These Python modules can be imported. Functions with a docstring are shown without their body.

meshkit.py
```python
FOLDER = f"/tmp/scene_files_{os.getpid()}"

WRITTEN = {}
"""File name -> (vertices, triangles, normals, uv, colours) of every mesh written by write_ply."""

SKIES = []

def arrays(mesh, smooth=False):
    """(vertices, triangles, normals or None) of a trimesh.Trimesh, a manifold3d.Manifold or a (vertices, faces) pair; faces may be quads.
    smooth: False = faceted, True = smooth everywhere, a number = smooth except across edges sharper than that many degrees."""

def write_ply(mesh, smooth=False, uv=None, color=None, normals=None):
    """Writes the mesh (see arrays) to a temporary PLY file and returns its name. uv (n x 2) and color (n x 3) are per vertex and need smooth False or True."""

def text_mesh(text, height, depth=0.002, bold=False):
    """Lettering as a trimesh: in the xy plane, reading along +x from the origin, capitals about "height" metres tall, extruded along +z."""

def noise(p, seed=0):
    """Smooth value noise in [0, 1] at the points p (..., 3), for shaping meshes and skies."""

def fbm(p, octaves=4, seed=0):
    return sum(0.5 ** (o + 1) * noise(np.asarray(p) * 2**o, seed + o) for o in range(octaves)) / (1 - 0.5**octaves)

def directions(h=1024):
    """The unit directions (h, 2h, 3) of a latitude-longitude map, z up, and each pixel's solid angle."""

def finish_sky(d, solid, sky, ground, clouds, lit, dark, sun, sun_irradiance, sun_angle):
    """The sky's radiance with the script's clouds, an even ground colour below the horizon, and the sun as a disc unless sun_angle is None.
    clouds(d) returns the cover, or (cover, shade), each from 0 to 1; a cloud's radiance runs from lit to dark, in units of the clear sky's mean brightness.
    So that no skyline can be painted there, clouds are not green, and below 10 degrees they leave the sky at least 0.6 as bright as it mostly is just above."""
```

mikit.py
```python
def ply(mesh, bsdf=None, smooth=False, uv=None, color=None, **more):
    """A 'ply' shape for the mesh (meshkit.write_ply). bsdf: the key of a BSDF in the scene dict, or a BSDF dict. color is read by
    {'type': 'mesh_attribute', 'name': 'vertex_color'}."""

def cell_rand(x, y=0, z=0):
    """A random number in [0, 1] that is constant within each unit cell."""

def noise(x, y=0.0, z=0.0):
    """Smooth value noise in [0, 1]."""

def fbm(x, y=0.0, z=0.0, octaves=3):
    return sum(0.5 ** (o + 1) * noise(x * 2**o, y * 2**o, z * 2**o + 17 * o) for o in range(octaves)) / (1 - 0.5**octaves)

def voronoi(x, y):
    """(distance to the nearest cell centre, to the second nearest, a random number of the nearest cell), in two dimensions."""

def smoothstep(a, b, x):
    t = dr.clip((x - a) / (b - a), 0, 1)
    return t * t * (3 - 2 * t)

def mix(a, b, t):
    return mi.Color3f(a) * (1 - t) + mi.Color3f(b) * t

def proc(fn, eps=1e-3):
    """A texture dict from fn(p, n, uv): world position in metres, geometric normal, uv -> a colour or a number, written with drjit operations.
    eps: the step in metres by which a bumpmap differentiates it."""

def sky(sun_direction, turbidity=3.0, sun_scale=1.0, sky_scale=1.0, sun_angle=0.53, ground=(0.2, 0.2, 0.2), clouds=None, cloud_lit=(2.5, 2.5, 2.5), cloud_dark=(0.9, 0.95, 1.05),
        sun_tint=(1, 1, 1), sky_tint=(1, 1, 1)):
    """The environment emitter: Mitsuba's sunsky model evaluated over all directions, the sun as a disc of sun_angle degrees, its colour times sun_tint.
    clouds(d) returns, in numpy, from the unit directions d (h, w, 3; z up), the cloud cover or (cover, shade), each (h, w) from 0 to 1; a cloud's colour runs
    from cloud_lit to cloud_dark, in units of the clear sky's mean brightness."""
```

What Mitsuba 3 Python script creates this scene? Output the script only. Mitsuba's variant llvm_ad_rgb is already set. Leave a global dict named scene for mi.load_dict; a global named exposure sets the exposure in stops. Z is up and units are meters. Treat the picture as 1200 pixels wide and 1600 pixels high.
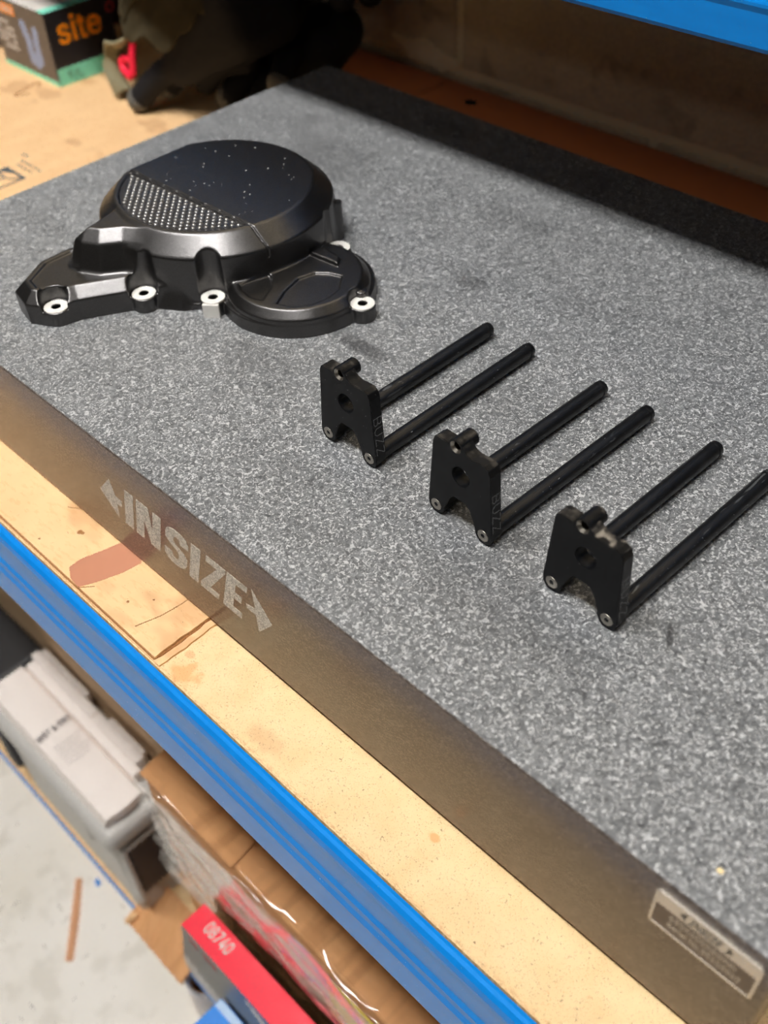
import math, random
import numpy as np
import trimesh, manifold3d as m3, shapely
from shapely.geometry import Polygon, box as sbox, LineString
import drjit as dr
import mitsuba as mi
import mikit, meshkit
from mikit import proc, noise, fbm, voronoi, smoothstep, mix, cell_rand

# ------------------------------------------------------------------ camera, light, exposure
# metres; the granite plate's front left top corner is the origin, x along its front, y to the wall, z up
T = mi.ScalarTransform4f
EYE = np.array([0.63814, -0.16320, 0.31880])
RIGHT = np.array([0.71079272, 0.70239839, -0.03755278])
DOWN = np.array([0.4732953, -0.51708059, -0.71317545])
FWD = np.array([-0.52035111, 0.48914637, -0.69997897])
exposure = 0.40
scene, labels = {}, {}
scene['camera'] = {
    'type': 'thinlens', 'fov': 2 * math.degrees(math.atan(600 / 1589.38)), 'fov_axis': 'x',
    'aperture_radius': 0.0021, 'focus_distance': 0.475, 'near_clip': 0.02, 'far_clip': 50.0,
    'to_world': T([[-RIGHT[0], -DOWN[0], FWD[0], EYE[0]], [-RIGHT[1], -DOWN[1], FWD[1], EYE[1]],
                   [-RIGHT[2], -DOWN[2], FWD[2], EYE[2]], [0, 0, 0, 1]])}
LAMP_RADIANCE = [44.5, 43.3, 42.0]
CEIL = 1.80
FLOOR = -0.86


def lin(r, g, b):
    c = np.array([r, g, b], float) / 255
    return [float(x) for x in np.where(c < 0.04045, c / 12.92, ((c + 0.055) / 1.055) ** 2.4)]


def C(*a):
    return mi.Color3f(*lin(*a))


# ------------------------------------------------------------------ helpers
def add(key, mesh, mat, smooth=False, **more):
    scene[key] = mikit.ply(mesh, mat, smooth=smooth, **more)
    return key


def numbered(key):
    if key not in scene and key not in labels and not any(k.startswith(key + '__') for k in scene):
        return key
    n = 1
    while True:
        k = f'{key}_{n:03d}'
        if k not in scene and k not in labels and not any(q.startswith(k + '__') for q in scene):
            return k
        n += 1


def thing(key, label, category, group=None):
    labels[key] = {'label': label, 'category': category}
    if group:
        labels[key]['group'] = group
    return key


def structure(key, label=None):
    labels[key] = {'kind': 'structure'}
    if label:
        labels[key]['label'] = label


def bx(x0, x1, y0, y1, z0, z1):
    m = trimesh.creation.box((x1 - x0, y1 - y0, z1 - z0))
    m.apply_translation(((x0 + x1) / 2, (y0 + y1) / 2, (z0 + z1) / 2))
    return m


def man2tri(m):
    q = m.to_mesh()
    return trimesh.Trimesh(np.array(q.vert_properties[:, :3], float), np.array(q.tri_verts), process=False)


def ball(p, r, n=16):
    return m3.Manifold.sphere(r, n).translate([float(v) for v in p])


def hull(*ms):
    return m3.Manifold.batch_hull(list(ms))


def rbox(x0, x1, y0, y1, z0, z1, r=0.003, n=12):
    """box with rounded edges"""
    return man2tri(hull(*[ball((x, y, z), r, n) for x in (x0 + r, x1 - r) for y in (y0 + r, y1 - r) for z in (z0 + r, z1 - r)]))


def cbox(x0, x1, y0, y1, z0, z1, c=0.002):
    """box with chamfered edges"""
    pts = []
    for x, sx in ((x0, 1), (x1, -1)):
        for y, sy in ((y0, 1), (y1, -1)):
            for z, sz in ((z0, 1), (z1, -1)):
                pts += [(x + sx * c, y + sy * c, z), (x + sx * c, y, z + sz * c), (x, y + sy * c, z + sz * c)]
    return trimesh.convex.convex_hull(np.array(pts))


def join(*ms):
    return trimesh.util.concatenate(list(ms))


def frame(mesh, origin, X, Y, N=None):
    """maps a mesh made in the xy plane (z = depth) to origin + x X + y Y + z N"""
    X, Y = np.array(X, float), np.array(Y, float)
    N = np.cross(X, Y) if N is None else np.array(N, float)
    m = mesh.copy()
    v = np.array(mesh.vertices)
    m.vertices = np.array(origin) + v[:, :1] * X + v[:, 1:2] * Y + v[:, 2:3] * N
    return m


def extrude(poly, depth):
    gs = [g for g in getattr(poly, 'geoms', [poly]) if g.area > 0]
    return join(*[trimesh.creation.extrude_polygon(g, depth, engine='earcut') for g in gs])


def prism_x(profile, x0, x1):
    """closed (y, z) profile extruded along x"""
    m = extrude(Polygon(profile), x1 - x0)
    v = np.array(m.vertices)
    m.vertices = np.stack([x0 + v[:, 2], v[:, 0], v[:, 1]], 1)
    return m


def grid(nu, nv, fn):
    u, v = np.meshgrid(np.linspace(0, 1, nu), np.linspace(0, 1, nv), indexing='ij')
    P = fn(u, v).reshape(-1, 3)
    i, j = np.meshgrid(np.arange(nu - 1), np.arange(nv - 1), indexing='ij')
    a = (i * nv + j).ravel()
    f = np.stack([a, a + nv, a + nv + 1, a + 1], 1)
    return trimesh.Trimesh(P, np.vstack([f[:, [0, 1, 2]], f[:, [0, 2, 3]]]), process=False)


def sheet(nu, nv, fn, t):
    """a grid surface given thickness t along its vertex normals"""
    top = grid(nu, nv, fn)
    n = top.vertex_normals
    k = len(top.vertices)
    idx = np.arange(k).reshape(nu, nv)
    rim = np.concatenate([idx[:, 0], idx[-1, 1:], idx[-2::-1, -1], idx[0, -2:0:-1]])
    nxt = np.roll(rim, -1)
    side = np.vstack([np.stack([rim, rim + k, nxt], 1), np.stack([nxt, rim + k, nxt + k], 1)])
    m = trimesh.Trimesh(np.vstack([top.vertices, top.vertices - n * t]), np.vstack([top.faces, top.faces[:, ::-1] + k, side]), process=False)
    return m


def capsule_chain(points, radii, n=14):
    parts = [hull(ball(a, ra, n), ball(b, rb, n)) for a, b, ra, rb in zip(points[:-1], points[1:], radii[:-1], radii[1:])]
    return m3.Manifold.batch_boolean(parts, m3.OpType.Add)


def soften(man, length, it=8):
    m = man2tri(man.refine_to_length(length))
    trimesh.smoothing.filter_taubin(m, iterations=it)
    return m


# ------------------------------------------------------------------ materials
def plain(key, rgb, rough=0.6, spec=0.5, metal=0.0, two=False, **more):
    b = {'type': 'principled', 'base_color': {'type': 'rgb', 'value': lin(*rgb)}, 'roughness': rough, 'specular': spec, 'metallic': metal, **more}
    scene[key] = {'type': 'twosided', 'nested': b} if two else b


def textured(key, fn, rough=0.6, spec=0.5, metal=0.0, bump=None, bump_eps=2e-4, bump_scale=1.0, **more):
    b = {'type': 'principled', 'base_color': proc(fn), 'roughness': rough, 'specular': spec, 'metallic': metal, **more}
    if bump is not None:
        b = {'type': 'bumpmap', 'arbitrary': proc(bump, bump_eps), 'scale': bump_scale, 'bsdf': b}
    scene[key] = b


def worms(x, y, z, s):
    """short bright flecks: ridges of a value noise, broken up by a second one"""
    u, v, w = x / s, y / s, z / s
    a = noise(u + 1.3 * noise(u * 0.9 + 7, v * 0.9, w * 0.9), v + 1.3 * noise(u * 0.9, v * 0.9 + 13, w * 0.9), w)
    ridge = 1 - smoothstep(0.03, 0.17, dr.abs(a - 0.5))
    return ridge * smoothstep(0.50, 0.68, noise(u * 1.15 + 31, v * 1.15, w * 1.15))


def blob(x, y, cx, cy, rx, ry, wob=0.6):
    d = dr.sqrt(dr.square((x - cx) / rx) + dr.square((y - cy) / ry))
    return 1 - smoothstep(0.45, 1.0, d + wob * (fbm(x * 260, y * 260, 0.3) - 0.5))


def granite(p, n, uv):
    x, y, z = p.x * 1000, p.y * 1000, p.z * 1000
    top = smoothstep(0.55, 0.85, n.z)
    w = dr.maximum(worms(x, y, z, 1.32), 0.85 * worms(x + 50, y + 20, z, 0.84))
    cloud = fbm(x / 1.5, y / 1.5, z / 1.5)
    fine = noise(x / 0.55, y / 0.55, z / 0.55)
    base = mix(lin(86, 88, 90), lin(110, 112, 114), smoothstep(0.3, 0.7, cloud)) * (0.75 + 0.5 * fine)
    c = mix(base, lin(202, 203, 204), 0.66 * w)
    specks = smoothstep(0.80, 0.86, noise(x / 1.3 + 9, y / 1.3 + 5, z / 1.3))
    c = mix(c, lin(52, 53, 56), 0.6 * specks)
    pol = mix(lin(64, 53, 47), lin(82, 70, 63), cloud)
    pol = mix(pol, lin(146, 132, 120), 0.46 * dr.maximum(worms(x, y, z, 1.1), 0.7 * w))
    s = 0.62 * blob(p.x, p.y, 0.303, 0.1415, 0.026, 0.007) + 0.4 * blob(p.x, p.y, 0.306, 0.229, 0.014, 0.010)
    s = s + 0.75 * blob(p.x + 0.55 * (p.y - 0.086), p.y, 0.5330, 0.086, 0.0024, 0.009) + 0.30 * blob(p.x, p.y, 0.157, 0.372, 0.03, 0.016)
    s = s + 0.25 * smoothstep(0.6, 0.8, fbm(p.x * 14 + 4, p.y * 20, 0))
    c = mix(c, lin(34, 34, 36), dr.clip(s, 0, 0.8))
    c = mix(c, lin(222, 200, 150), blob(p.x, p.y, 0.599, 0.0151, 0.0016, 0.0014, 0.2))
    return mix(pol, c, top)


def granite_rough(p, n, uv):
    return 0.22 + 0.38 * smoothstep(0.55, 0.85, n.z)


scene['mat_granite'] = {'type': 'principled', 'base_color': proc(granite), 'roughness': proc(granite_rough), 'specular': 0.38}


def chipboard(p, n, uv):
    x, y, z = p.x * 1000, p.y * 1000, p.z * 1000
    c = mix(lin(222, 188, 138), lin(236, 208, 162), fbm(x / 9, y / 9, z / 4))
    fibre = noise(x / 0.7 + 2 * noise(x / 3, y / 3), y / 0.7, z / 0.7)
    c = mix(c, lin(196, 150, 92), 0.55 * smoothstep(0.66, 0.9, fibre))
    c = mix(c, lin(104, 70, 40), 0.6 * smoothstep(0.80, 0.90, noise(x / 0.34 + 40, y / 0.34, z / 0.34)))
    big = smoothstep(0.945, 0.965, noise(x / 0.8 + 80, y / 0.8, z))
    c = mix(c, lin(104, 72, 44), 0.8 * big)
    c = mix(c, lin(226, 150, 88), 0.55 * blob(p.x, p.y, 0.347, -0.029, 0.011, 0.008, 1.4) + 0.7 * blob(p.x, p.y, 0.494, -0.0085, 0.0035, 0.0028))
    c = mix(c, lin(200, 138, 84), 0.45 * blob(p.x, p.y, 0.3395, -0.020, 0.004, 0.003))
    c = mix(c, lin(190, 138, 96), 0.30 * blob(p.x, p.y, 0.405, -0.026, 0.015, 0.007))
    c = mix(c, lin(40, 20, 10), 0.85 * blob(p.x, p.y, 0.010, 0.568, 0.007, 0.006))
    edge = smoothstep(-0.0325, -0.0352, p.y + 0.0016 * (noise(x / 2.2, 3) - 0.5))
    c = mix(c, lin(188, 140, 92), 0.55 * edge * smoothstep(0.35, 0.7, noise(x / 1.2, y * 3.0)))
    return c


textured('mat_chipboard', chipboard, 0.75, 0.25)


def cardboard(p, n, uv):
    x, y, z = p.x * 1000, p.y * 1000, p.z * 1000
    c = mix(lin(224, 182, 134), lin(236, 198, 150), fbm(x / 14, y / 30, z / 9))
    c = mix(c, lin(208, 158, 100), 0.30 * smoothstep(0.55, 0.8, fbm(x / 5 + 4, y / 1.6, z / 4)))
    c = mix(c, lin(160, 104, 60), 0.30 * smoothstep(0.62, 0.75, fbm(p.x * 22 + 3, p.y * 45 + 2, 0)))
    dots = smoothstep(0.955, 0.97, noise(x / 1.1 + 11, y / 1.1, z))
    c = mix(c, lin(120, 78, 44), 0.6 * dots)
    return c


textured('mat_cardboard', cardboard, 0.8, 0.2)


def dull_card(p, n, uv):
    x, y, z = p.x * 1000, p.y * 1000, p.z * 1000
    c = mix(lin(192, 138, 92), lin(212, 162, 112), fbm(x / 40, y / 25, z / 25))
    return mix(c, lin(150, 100, 60), 0.4 * smoothstep(0.55, 0.75, fbm(x / 12, y / 60, z / 12)))


textured('mat_dull_card', dull_card, 0.7, 0.3)


def kraft(p, n, uv):
    x, y, z = p.x * 1000, p.y * 1000, p.z * 1000
    c = mix(lin(186, 156, 124), lin(214, 184, 148), fbm(x / 60, y / 9, z / 14))
    return mix(c, lin(230, 202, 166), 0.5 * smoothstep(0.55, 0.7, fbm(x / 90, y / 6 + 3, z / 7)))


textured('mat_kraft', kraft, 0.6, 0.3)


def concrete(p, n, uv):
    x, y = p.x, p.y
    c = mix(lin(226, 220, 206), lin(240, 236, 228), fbm(x * 9, y * 9, 1.0))
    c = mix(c, lin(168, 160, 140), 0.22 * smoothstep(0.55, 0.8, fbm(x * 34, y * 34, 4)))
    return mix(c, lin(120, 112, 98), 0.4 * smoothstep(0.94, 0.97, noise(x * 130 + 3, y * 130)))


textured('mat_concrete', concrete, 0.5, 0.4)


def blockwork(p, n, uv):
    x, z = p.x * 1000, p.z * 1000
    c = mix(lin(204, 186, 156), lin(218, 200, 170), fbm(x / 60, z / 60, 2))
    c = c * (0.88 + 0.24 * noise(x / 2.0, z / 2.0))
    c = mix(c, lin(214, 196, 160), 0.8 * smoothstep(0.955, 0.97, noise(x / 5.5 + 3, z / 5.5 + 8)))
    return mix(c, lin(92, 76, 52), 0.3 * smoothstep(0.6, 0.8, fbm(x / 25 + 9, z / 25)))


textured('mat_block', blockwork, 0.85, 0.2, bump=lambda p, n, uv: fbm(p.x * 260, p.z * 260, p.y * 260), bump_eps=5e-4, bump_scale=0.0016)
plain('mat_mortar', (246, 230, 196), 0.9, 0.2)
plain('mat_shaded_chipboard', (170, 104, 66), 0.8, 0.2)  # chipboard behind the plate, with the upper shelf's shade painted into its colour
plain('mat_dark_board', (74, 60, 48), 0.8, 0.2)


def blue_paint(p, n, uv):
    x, y, z = p.x * 1000, p.y * 1000, p.z * 1000
    c = mix(lin(4, 122, 208), lin(8, 132, 218), fbm(x / 30, y / 8, z / 8))
    return mix(c, lin(170, 210, 240), 0.8 * smoothstep(0.955, 0.97, noise(x / 1.1 + 5, y / 0.9, z / 0.9)))


textured('mat_blue', blue_paint, 0.30, 0.36)


def cast_black(p, n, uv):
    return C(91, 90, 90) * (0.8 + 0.4 * noise(p.x * 2600, p.y * 2600, p.z * 2600))


textured('mat_cast', cast_black, 0.34, 0.5, 0.985, bump=lambda p, n, uv: noise(p.x * 1900, p.y * 1900, p.z * 1900), bump_eps=2e-4, bump_scale=0.000028)


def anodised(p, n, uv):
    x, y, z = p.x * 1000, p.y * 1000, p.z * 1000
    scr = smoothstep(0.70, 0.84, noise(x / 1.1 + 2.0 * noise(x / 4, y / 4, z / 4), y / 9.0, z / 1.1))
    patch = smoothstep(0.48, 0.7, fbm(x / 12 + 3, y / 30, z / 12))
    c = mix(lin(11, 12, 14), lin(25, 26, 28), fbm(x / 7, y / 7, z / 7))
    c = mix(c, lin(112, 114, 116), 0.50 * scr * patch)
    dots = smoothstep(0.93, 0.95, noise(x / 0.9 + 9, y / 0.9, z / 0.9))
    return mix(c, lin(150, 150, 150), 0.7 * dots)


textured('mat_rod', anodised, 0.33, 0.6, 0.3)


def anodised_plate(p, n, uv):
    x, y, z = p.x * 1000, p.y * 1000, p.z * 1000
    c = mix(lin(7, 8, 10), lin(13, 14, 16), fbm(x / 7, y / 7, z / 7))
    # rubbed tops: bare metal shows through where hands wear the upper edges
    wear = smoothstep(0.55, 0.9, n.z) * smoothstep(0.50, 0.78, fbm(x / 4.0 + 5, y / 4.0, z / 4.0)) * smoothstep(36, 44, z)
    c = mix(c, lin(150, 142, 130), 0.75 * wear * smoothstep(495, 500, x) + 0.12 * wear)
    dots = smoothstep(0.955, 0.97, noise(x / 1.0 + 9, y / 1.0, z / 1.0))
    return mix(c, lin(150, 150, 150), 0.7 * dots)


textured('mat_bracket', anodised_plate, 0.36, 0.2)
plain('mat_engraving', (96, 97, 99), 0.5)
plain('mat_screw', (176, 170, 160), 0.32, 0.5, 1.0, two=True)
plain('mat_bare_metal', (236, 234, 228), 0.45, 0.5, 0.25)
plain('mat_tag_metal', (206, 198, 186), 0.38, 0.5, 0.75)
plain('mat_tag_dark', (92, 78, 66), 0.42, 0.5, 0.3)
plain('mat_tag_ink', (34, 30, 28), 0.5)
plain('mat_tag_text', (196, 184, 166), 0.45, 0.5, 0.3)


def logo_paint(p, n, uv):
    x, z = p.x * 1000, p.z * 1000
    return mix(lin(150, 142, 130), lin(206, 199, 188), smoothstep(0.35, 0.6, noise(x / 0.5, z / 0.5)))


textured('mat_logo', logo_paint, 0.7, 0.3)
plain('mat_hole', (6, 6, 6), 0.9, 0.1)
plain('mat_dust', (200, 200, 200), 0.9, 0.2)
plain('mat_ink', (74, 82, 88), 0.8, 0.2)
plain('mat_brown_mark', (150, 96, 48), 0.8, 0.2)
plain('mat_tape', (186, 128, 100), 0.35, 0.5)
plain('mat_crease', (150, 104, 62), 0.9, 0.2)
plain('mat_box_black', (34, 33, 38), 0.42, 0.4)
plain('mat_box_grey', (98, 90, 84), 0.42, 0.4)
plain('mat_box_teal', (132, 228, 200), 0.45, 0.4)
plain('mat_box_white', (214, 208, 200), 0.5, 0.4)
plain('mat_orange', (240, 142, 20), 0.5, 0.3)
plain('mat_dark_ink', (36, 60, 54), 0.6, 0.3)
plain('mat_pale_blue', (150, 164, 196), 0.6, 0.3)
plain('mat_white_print', (206, 200, 194), 0.6, 0.3)
plain('mat_red_print', (150, 40, 40), 0.6, 0.3)


def glove_black(p, n, uv):
    return C(27, 28, 31) * (0.7 + 0.6 * noise(p.x * 700, p.y * 700, p.z * 700))


textured('mat_glove', glove_black, 0.7, 0.2)
plain('mat_glove_tip', (92, 92, 88), 0.7, 0.3)


def olive(p, n, uv):
    return mix(lin(52, 47, 32), lin(78, 71, 52), fbm(p.x * 120, p.y * 120, p.z * 120)) * (0.85 + 0.3 * noise(p.x * 1400, p.y * 1400, p.z * 1400))


textured('mat_olive', olive, 0.85, 0.2)
plain('mat_olive_lit', (136, 130, 104), 0.85, 0.2)  # lit copy of the olive cloth, the light painted in as a paler tone
plain('mat_red_cord', (238, 30, 66), 0.5, 0.4)
plain('mat_black_plastic', (38, 39, 41), 0.45, 0.5)
plain('mat_grey_plastic', (178, 176, 172), 0.4, 0.5)
plain('mat_grey_plastic_dark', (42, 42, 46), 0.5, 0.4)
plain('mat_paper', (224, 216, 210), 0.55, 0.35)
plain('mat_paper_print', (96, 92, 96), 0.7, 0.3)
plain('mat_paper_faint', (196, 188, 184), 0.7, 0.3, two=True)
plain('mat_red', (236, 32, 58), 0.35, 0.5)
plain('mat_charcoal', (64, 66, 64), 0.38, 0.5)
plain('mat_pale_grey', (176, 174, 170), 0.4, 0.5)
plain('mat_blue_box', (28, 128, 220), 0.35, 0.5)
plain('mat_pale_blue_film', (170, 196, 226), 0.35, 0.5)
plain('mat_yellow', (206, 186, 66), 0.6, 0.3)
plain('mat_stick', (214, 158, 118), 0.7, 0.3)
plain('mat_wall_paint', (96, 93, 88), 0.8, 0.3)
plain('mat_ceiling', (110, 108, 104), 0.9, 0.2)
plain('mat_lamp_body', (225, 225, 222), 0.4, 0.5)
scene['mat_film'] = {'type': 'thindielectric', 'int_ior': 1.52, 'ext_ior': 1.0}

# ------------------------------------------------------------------ the room
structure('floor', 'pale grey concrete workshop floor')
add('floor', bx(-3.2, 3.4, -4.2, 0.62, FLOOR - 0.1, FLOOR), 'mat_concrete')
structure('ceiling')
add('ceiling', bx(-3.2, 3.4, -4.2, 0.62, CEIL, CEIL + 0.1), 'mat_ceiling')
structure('wall_left')
add('wall_left', bx(-3.2, -3.1, -4.2, 0.62, FLOOR, CEIL), 'mat_wall_paint')
structure('wall_right')
add('wall_right', bx(3.3, 3.4, -4.2, 0.62, FLOOR, CEIL), 'mat_wall_paint')
structure('wall_front')
add('wall_front', bx(-3.1, 3.3, -4.2, -4.1, FLOOR, CEIL), 'mat_wall_paint')
structure('wall_back', 'buff painted concrete block wall behind the bench')
WALL_Y = 0.600
add('wall_back', bx(-3.1, 3.3, WALL_Y + 0.0015, 0.70, FLOOR, CEIL), 'mat_mortar')


def block_at(x0, x1, z0, z1):
    m = cbox(x0, x1, WALL_Y - 0.0015, WALL_Y + 0.010, z0, z1, 0.0012)
    add(numbered('wall_back__concrete_block'), m, 'mat_block')


for row in range(-3, 4):
    z0 = -0.0695 + row * 0.225
    shift = 0.0 if row % 2 == 0 else 0.225
    for col in range(-4, 4):
        x0 = -0.0285 + shift + col * 0.450
        block_at(x0, x0 + 0.441, z0, z0 + 0.216)
# a smear of mortar left of the upright joint
rng = np.random.default_rng(4)
ang = np.linspace(0, 2 * np.pi, 40, endpoint=False)
sm = Polygon([(-0.075 + 0.042 * np.cos(a) * (1 + 0.2 * np.sin(3 * a)), -0.066 + 0.011 * np.sin(a) * (1 + 0.25 * np.sin(5 * a)) - 0.10 * 0.04 * np.cos(a)) for a in ang])
m = extrude(sm, 0.0016)
add('wall_back__mortar_smear', frame(m, (0, WALL_Y - 0.0015, 0), (1, 0, 0), (0, 0, 1), (0, -1, 0)), 'mat_mortar')
labels['wall_back__mortar_smear'] = {'label': 'pale smear of mortar'}


# ------------------------------------------------------------------ lamps
def ceiling_lamp(x, y, length, width, radiance, label):
    k = numbered('ceiling_lamp')
    thing(k, label, 'lamp')
    add(k + '__housing', cbox(x - length / 2 - 0.02, x + length / 2 + 0.02, y - width / 2 - 0.02, y + width / 2 + 0.02, CEIL - 0.05, CEIL, 0.008), 'mat_lamp_body')
    d = rbox(x - length / 2, x + length / 2, y - width / 2, y + width / 2, CEIL - 0.075, CEIL - 0.05, 0.008)
    add(k + '__diffuser', d, 'mat_lamp_body', emitter={'type': 'area', 'radiance': {'type': 'rgb', 'value': radiance}})


LAMP_Y = 0.280 - (CEIL - 0.075 - 0.1415) * 0.445
ceiling_lamp(0.15, LAMP_Y, 1.5, 0.19, LAMP_RADIANCE, 'white ceiling lamp above the front of the bench')
ceiling_lamp(0.15, -2.6, 1.5, 0.19, [v * 0.08 for v in LAMP_RADIANCE], 'added dim fill lamp on the ceiling in the middle of the room')  # added fill, a dim lamp that only lifts the shadows

# ------------------------------------------------------------------ shelving rack
RX0, RX1 = -0.86, 1.16
CHIP = -0.083
thing('bench_shelf', 'chipboard bench shelf on blue steel beams carrying the granite plate', 'shelf')
thing('lower_shelf', 'lower chipboard shelf with a blue steel beam, just above the concrete floor', 'shelf')
thing('upper_shelf', 'upper shelf with a bright blue steel front beam above the back of the granite plate', 'shelf')


def beam_profile(yf, zt, h, g=(0.0345, 0.041, 0.048)):
    """front outline of a pressed beam, top lip at zt, face towards -y"""
    t = 0.0018
    z = lambda d: zt - d
    out = [(yf + 0.0058, z(0.0)), (yf + 0.0042, z(-0.0006)), (yf + 0.0026, z(0.0002)), (yf + 0.0010, z(0.0024)), (yf + 0.0001, z(0.0056)), (yf, z(0.0086)),
           (yf + 0.0012, z(0.0106)), (yf + 0.0016, z(0.018)), (yf + 0.0018, z(g[0] - 0.003)),
           (yf + 0.0004, z(g[0])), (yf + 0.0004, z(g[0] + 0.0012)), (yf + 0.0016, z(g[0] + 0.004)), (yf + 0.0016, z(g[2] - 0.004)),
           (yf + 0.0003, z(g[2] - 0.0006)), (yf + 0.0003, z(g[2] + 0.0008)), (yf + 0.0012, z(g[2] + 0.0035)), (yf + 0.0012, z(h - 0.002)), (yf + 0.0022, z(h)), (yf + 0.016, z(h))]
    back = [(yf + 0.016, z(h - t)), (yf + 0.0036, z(h - t)), (yf + 0.0034, z(h - 0.006)), (yf + 0.0036, z(0.012)), (yf + 0.0058, z(0.010))]
    return out + back


YF = -0.0425
add('bench_shelf__front_beam', prism_x(beam_profile(YF, -0.0835, 0.0825, (0.0365, 0.043, 0.0505)), RX0, RX1), 'mat_blue', 12)
labels['bench_shelf__front_beam'] = {'label': 'blue pressed steel front beam'}
add('lower_shelf__front_beam', prism_x(beam_profile(YF + 0.0012, -0.6850, 0.045, (0.016, 0.022, 0.030)), RX0, RX1), 'mat_blue', 12)
labels['lower_shelf__front_beam'] = {'label': 'blue front beam'}
UB, UY = 0.1415, 0.280
add('upper_shelf__front_beam', prism_x(beam_profile(UY - 0.001, UB + 0.060, 0.060, (0.016, 0.03, 0.0405)), RX0, RX1), 'mat_blue', 12)
labels['upper_shelf__front_beam'] = {'label': 'bright blue front beam'}
for nm, zt, h in (('bench_shelf', -0.0835, 0.0825), ('lower_shelf', -0.685, 0.045), ('upper_shelf', UB + 0.06, 0.06)):
    pr = [(0.5545 - (a - YF), b - 0.019) for a, b in beam_profile(YF, zt, h)]
    add(nm + '__rear_beam', prism_x(pr, RX0, RX1), 'mat_blue', 12)
YB0 = YF + 0.0066
SEAM = -0.040
add('bench_shelf__board', bx(RX0, SEAM - 0.0006, YB0, 0.3995, CHIP - 0.018, CHIP), 'mat_chipboard')
add('bench_shelf__board_001', bx(SEAM + 0.0006, RX1, YB0, 0.3995, CHIP - 0.018, CHIP), 'mat_chipboard')
add('bench_shelf__shaded_rear_strip', bx(RX0, SEAM - 0.0008, 0.4005, 0.597, CHIP - 0.018, CHIP), 'mat_shaded_chipboard')
add('bench_shelf__shaded_rear_strip_001', bx(SEAM + 0.0008, RX1, 0.4005, 0.597, CHIP - 0.018, CHIP), 'mat_shaded_chipboard')
labels['bench_shelf__shaded_rear_strip'] = labels['bench_shelf__shaded_rear_strip_001'] = {'label': 'rear chipboard strip with shade painted in reddish brown'}
add('bench_shelf__knot', extrude(shapely.affinity.scale(shapely.Point(0, 0).buffer(0.0065, 8), 1.1, .8), 0.0002).apply_translation((0.010, 0.568, CHIP)), 'mat_hole')
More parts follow.
